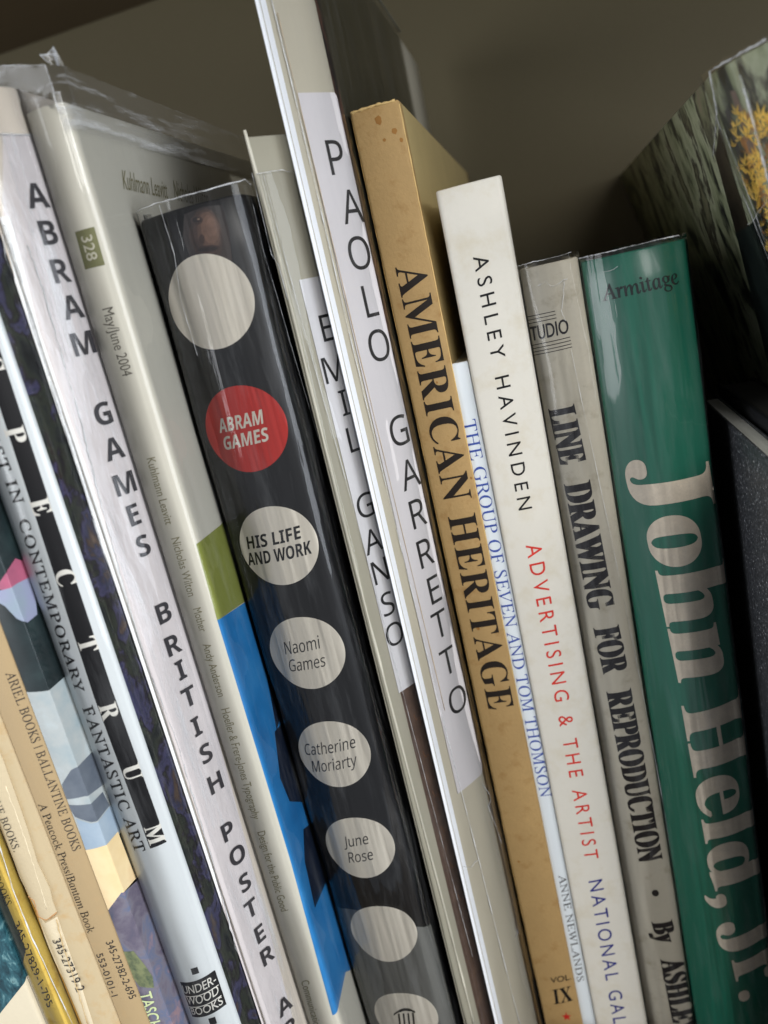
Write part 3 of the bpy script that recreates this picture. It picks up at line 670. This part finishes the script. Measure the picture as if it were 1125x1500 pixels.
AH.line('worn_edge', [(.6, AHz-.1), (4, AHz), (8, AHz+.05), (12.6, AHz-.1)], .35, WEAR, off=-.1, raw=True, jit=.18)
AH.line('worn_edge', [(AH.w-.5, AHz-1), (AH.w-.3, AHz-40), (AH.w-.5, AHz-120), (AH.w-.4, AHz-180)], .20, WEAR, off=-.02, raw=True, jit=.12, sub=20)
AH.line('worn_edge', [(.5, AHz-1), (.4, AHz-30), (.5, AHz-90), (.4, AHz-200), (.5, AHz-280)], .14, paper('rubbed_cloth', (204, 164, 98), .8), off=-.02, raw=True, jit=.12, sub=20)
STN = paper('dark_stain', (160, 112, 52), .7, .2)
for x, y, r in [(554, 177, .9), (578, 192, .7), (588, 205, .5), (563, 205, .4), (690, 700, .4), (664, 672, .5), (640, 560, .3), (700, 920, .6), (741, 1250, .6), (760, 1262, .4)]:
    c = AH.px(x, y); AH.poly('stain', [(c.x+r*random.uniform(.7, 1.2)*math.cos(k*.63), c.y+r*random.uniform(.8, 1.5)*math.sin(k*.63)) for k in range(10)], STN, 1, raw=True)

# slim white book
G7 = Book('slim_white_book', 'slim white book with thin blue capitals, between the tan hardback and wider white book', (-29.9, 221.5), (-25.0, 221.5), ray(668, 532)[1]*221.5, depth=170, side_l=(-.02, 1), side_r=(-.036, 1), bulge=.15, corner=.3, th=.5,
          cover=paper('cool_white_cover', (226, 234, 240), .35, .02, bump=0, coat=.2), page_drop=.4)
BLUE = ink('royal_blue_ink', (58, 84, 168))
G7.text('title_lettering', 'THE GROUP OF SEVEN AND TOM THOMSON', (678, 617), (792, 1168), (696, 613), BLUE, 2, serif='light', off=0)
G7.text('author_lettering', 'ANNE NEWLANDS', (818, 1282), (846, 1438), (828, 1279), GREYINK, 2, serif='light', off=0)

# white paperback
AS = Book('white_artist_book', 'matt white paperback with thin black, red and blue capitals down its spine', (-24.7, 219), (-7.6, 219), ray(686, 268)[1]*219, depth=200, bulge=.5, corner=1.6, th=.6, side_l=(-.036, 1), side_r=(-.036, 1),
          cover=paper('matt_white_card', (220, 216, 205), .5, .05, 700, bump=.12, blot=45, dirt=(208, 200, 180), dirt_at=(.50, .80)))
THIN = 0
AS.text('title_lettering', 'ASHLEY HAVINDEN', (693, 377), (760, 748), (714, 371), BLACKINK, 2, off=THIN, space=1.5)
AS.text('title_lettering', 'ADVERTISING & THE ARTIST', (770, 799), (857, 1259), (792, 794), ink('vermilion_ink', (214, 58, 48)), 2, off=THIN, space=1.45)
AS.text('publisher_lettering', 'NATIONAL GAL', (862, 1291), (899, 1500), (882, 1287), ink('navy_ink', (34, 44, 130)), 2, off=THIN, space=1.35)

# grey line-drawing book
LN = Book('grey_drawing_book', 'grey beige hardback with heavy condensed black capitals, left of the green book', (-7.3, 222.5), (7.8, 221.5), ray(810, 384)[1]*221.5, depth=195, bulge=1.5, corner=1.3, th=1.8,
          cover=paper('grey_beige_paper', (196, 189, 171), .6, .08, dirt=(150, 138, 112), dirt_at=(.55, .85)))
FAT = ink('heavy_black_ink', (24, 20, 24))
for body, A, B, C in [('LINE', (803, 599), (821, 682), (841, 591)), ('DRAWING', (826, 709), (863, 894), (864, 702)), ('FOR', (869, 920), (884, 988), (906, 914)), ('REPRODUCTION', (888, 1013), (937, 1264), (924, 1007)),
        ('By', (954, 1350), (963, 1382), (984, 1346)), ('ASHLEY', (967, 1405), (989, 1517), (1000, 1400))]:
    LN.text('title_lettering', body, A, B, C, FAT, 2, serif=True, off=0.15)
LN.disc('bullet_dot', (960, 1308), 1.1, 1.3, FAT, 2, 20)
LN.text('series_lettering', 'TUDIO', (776, 501), (834, 487), (773, 481), FAT, 2, off=0.06)
for A, B in [((766, 466), (813, 455)), ((767, 471), (814, 460)), ((768, 476), (815, 465)), ((773, 508), (835, 493)), ((774, 513), (836, 498)), ((775, 518), (837, 503)), ((776, 522.5), (838, 507.5))]:
    LN.poly('printed_rule', [A, B, (B[0]+.2, B[1]+1.1), (A[0]+.2, A[1]+1.1)], FAT, 2)
LN.film('clear_jacket', -4, 60, FLOOR+1, LN.ztop+1.2, FILM, off=.4, amp=.35, ragged=.35, seed=51)
LN.line('jacket_rim', [(.5, LN.ztop+1), (5, LN.ztop+1.2), (10, LN.ztop+1.1), (14.8, LN.ztop+1.4)], .09, EDGE, off=.5, raw=True, jit=.2)
LN.line('jacket_crease', [(790, 418), (800, 412), (806, 419), (815, 418), (824, 410), (829, 409)], .06, EDGE, off=.7, jit=.3)
LN.line('jacket_crease', [(826, 412), (824, 440), (822, 455), (828, 470)], .05, EDGE, off=.7, jit=.15)
LN.line('jacket_crease', [(836, 510), (850, 580), (880, 720), (930, 960), (985, 1260)], .05, EDGE, off=.7, jit=.04)

# green book
HE = Book('green_biography', 'thick glossy green hardback with huge cream serif lettering down its spine', (8.3, 221), (34.0, 220), ray(926, 367)[1]*220.5, depth=205, bulge=3.0, corner=2.2, th=2.4,
          cover=paper('green_jacket_print', (30, 110, 88), .32, .05, bump=0, coat=.2))
CRM = ink('cream_ink_large', (234, 220, 198))
HE.text('title_lettering', 'John', (926, 674), (994, 1000), (1034, 655), CRM, 2, serif=True, off=0.05, res=8)
HE.text('title_lettering', 'Held,', (998, 1034), (1050, 1330), (1092, 1016), CRM, 2, serif=True, off=0.05, res=8)
HE.text('title_lettering', 'Jr.', (1059, 1352), (1085, 1468), (1153, 1330), CRM, 2, serif=True, off=0.05, res=8)
HE.text('author_lettering', 'Armitage', (883, 441), (995, 415), (878, 419), ink('dark_green_ink', (12, 32, 30)), 2, serif='light', off=.05)
HE.film('clear_jacket', -6, 120, FLOOR+1, HE.ztop+1.2, FILM_W, off=.4, amp=.35, f=.5, ragged=.25, seed=61)
HE.line('jacket_rim', [(.5, HE.ztop+1), (7, HE.ztop+1), (14, HE.ztop+1.1), (20, HE.ztop+1.2), (26.5, HE.ztop+1.1)], .17, EDGE, off=.45, raw=True, jit=.12)
HE.line('jacket_crease', [(884, 398), (896, 396), (906, 390)], .05, EDGE, off=.7, jit=.2)

# speckled black book at the right
SPK = art('speckled_black_cloth', [(.35, (40, 41, 44)), (.56, (66, 68, 72)), (.65, (92, 94, 98)), (.68, (216, 218, 222))], scale=1300, detail=4, rough=.5)
SB = Book('speckled_black_book', 'short black speckled book with grey page edges, right of the green book', (40, 150), (45.2, 150), -53, depth=118, bulge=.2, corner=.4, th=.7, cover=SPK,
          pages=paper('grey_page_edges', (190, 190, 182), .7, .25, 3000, stretch=(8, .06, .06)), page_drop=.5)
BB = Book('plain_black_book', 'plain black volume beyond the speckled one, under the flower covered book', (46, 152), (57, 152), -50, depth=118, bulge=.2, corner=.4, th=1.2, page_drop=.3,
          cover=paper('plain_black_cloth', (34, 35, 38), .5, .2), pages=paper('dark_pages', (60, 58, 54), .8, .2))

# leaning flower book
FB = Book('flower_cover_book', 'large leaning book with a dark wooded cover and yellow flowers', (40, 203), (90, 168), 29.4, depth=235, lean=.23, th=2.2,
          front=[(40, 206), (40.4, 201), (41.6, 196), (43.6, 190), (46.5, 184), (50.5, 178.5), (55.5, 174), (62, 171), (72, 170), (84, 171), (92, 174)],
          cover=art('wooded_cover_print', [(.30, (24, 26, 26)), (.41, (40, 44, 40)), (.47, (134, 142, 112)), (.55, (168, 174, 146)), (.60, (48, 42, 40)), (.66, (118, 122, 96)), (.8, (140, 120, 108))], scale=75, stretch=(1, .8, .42), detail=7, dist=1.2, rough=.4))
rnd = random.Random(5)
YF = art('yellow_flower_print', [(.35, (238, 186, 66)), (.5, (252, 214, 104)), (.7, (226, 160, 52))], scale=400, rough=.4)
FB.poly('dark_lower_print', [(1105, 292), (1060, 324), (1000, 352), (905, 382), (900, 700), (1125, 950), (1190, 700), (1150, 500), (1118, 380)], art('dark_lower_print', [(.35, (16, 20, 20)), (.55, (30, 38, 36)), (.7, (56, 66, 58)), (.8, (84, 90, 70))], scale=110, stretch=(1, .8, .4), detail=7, rough=.35), 1)  # cover is darker below the flap edge
FB.poly('trunk_and_shade_print', [(898, 262), (962, 200), (968, 260), (985, 358), (905, 382)], art('back_shade_brown', [(.35, (28, 24, 20)), (.55, (48, 42, 34)), (.75, (78, 74, 58))], scale=90, stretch=(1, .8, .3), detail=7), 1)  # shade towards the back of the cover, painted as dark brown
FB.poly('trunk_and_shade_print', [(1002, 172), (1016, 168), (1030, 230), (1050, 290), (1062, 322), (1046, 330), (1026, 270)], art('dark_trunk_print', [(.35, (30, 26, 28)), (.6, (50, 44, 44)), (.8, (70, 60, 56))], scale=120, stretch=(1, 1, .3)), 1.5)
FB.poly('trunk_and_shade_print', [(1028, 140), (1042, 138), (1062, 190), (1078, 250), (1070, 268), (1048, 210)], art('pinkish_trunk_print', [(.35, (92, 78, 74)), (.6, (126, 108, 98))], scale=120, stretch=(1, 1, .3)), 1.5)
OF = art('orange_flower_print', [(.35, (150, 96, 50)), (.6, (190, 132, 56))], scale=500, rough=.4)
for nm, mt, lay, cnt in (('orange_petal_underlay', OF, .05, 90), ('yellow_flower_print', YF, .12, 150)):  # orange petals laid under the yellow ones
    allp = bmesh.new()
    for k in range(cnt):
        a = rnd.random(); X = 1098+a*30+rnd.gauss(0, 13)*(1-.4*a); Yp = 170+a*320+rnd.uniform(-8, 8)
        c = FB.px(X, Yp); R = rnd.uniform(.7, 1.7)*(1-.35*a)
        m = rnd.choice((5, 6, 7))
        for j in range(m):
            an = math.pi*(.15+.7*j/(m-1))+rnd.uniform(-.25, .25)+rnd.choice((0, 0, .5, -.5)); L = R*rnd.uniform(1.2, 2.6); wd = R*rnd.uniform(.10, .26)
            dx, dy = math.cos(an), math.sin(an)
            pts = [(c.x, c.y), (c.x+dx*L*.5-dy*wd, c.y+dy*L*.5+dx*wd), (c.x+dx*L, c.y+dy*L), (c.x+dx*L*.5+dy*wd, c.y+dy*L*.5-dx*wd)]
            bm = bmesh.new(); bm.faces.new([bm.verts.new((p[0], p[1], 0)) for p in pts])
            FB._map(bm, lay+.0005*k+.00005*j, knots=False); me = bpy.data.meshes.new('x'); bm.to_mesh(me); bm.free(); allp.from_mesh(me); bpy.data.meshes.remove(me)
    link_mesh(nm, allp, mt, FB.root)
FB.film('clear_jacket', -5, 200, -120, 30.2, FILM, off=.7, amp=.6, f=.8, ragged=.3, seed=71)
FB.line('jacket_rim', [(905, 258), (945, 218), (985, 178), (1045, 104), (1085, 80), (1125, 58)], .22, EDGE, off=.8, jit=.25)
FB.line('jacket_crease', [(983, 184), (1012, 285), (1037, 330), (1066, 392), (1098, 465), (1125, 523)], .07, EDGE, off=1.0, jit=.1)
FB.line('jacket_crease', [(1000, 200), (1030, 270), (1056, 330), (1066, 365)], .06, EDGE, off=1.0, jit=.1)
FB.line('jacket_flap_edge', [(1000, 352), (1040, 338), (1070, 318), (1095, 300)], .08, EDGE, off=.9, jit=.08)
FB.line('jacket_highlight', [(1089, 108), (1104, 160), (1122, 228), (1140, 300)], .30, EDGE, off=.8, jit=.1)  # white highlight on the jacket's front edge, drawn as a pale tube

bpy.context.view_layer.update()
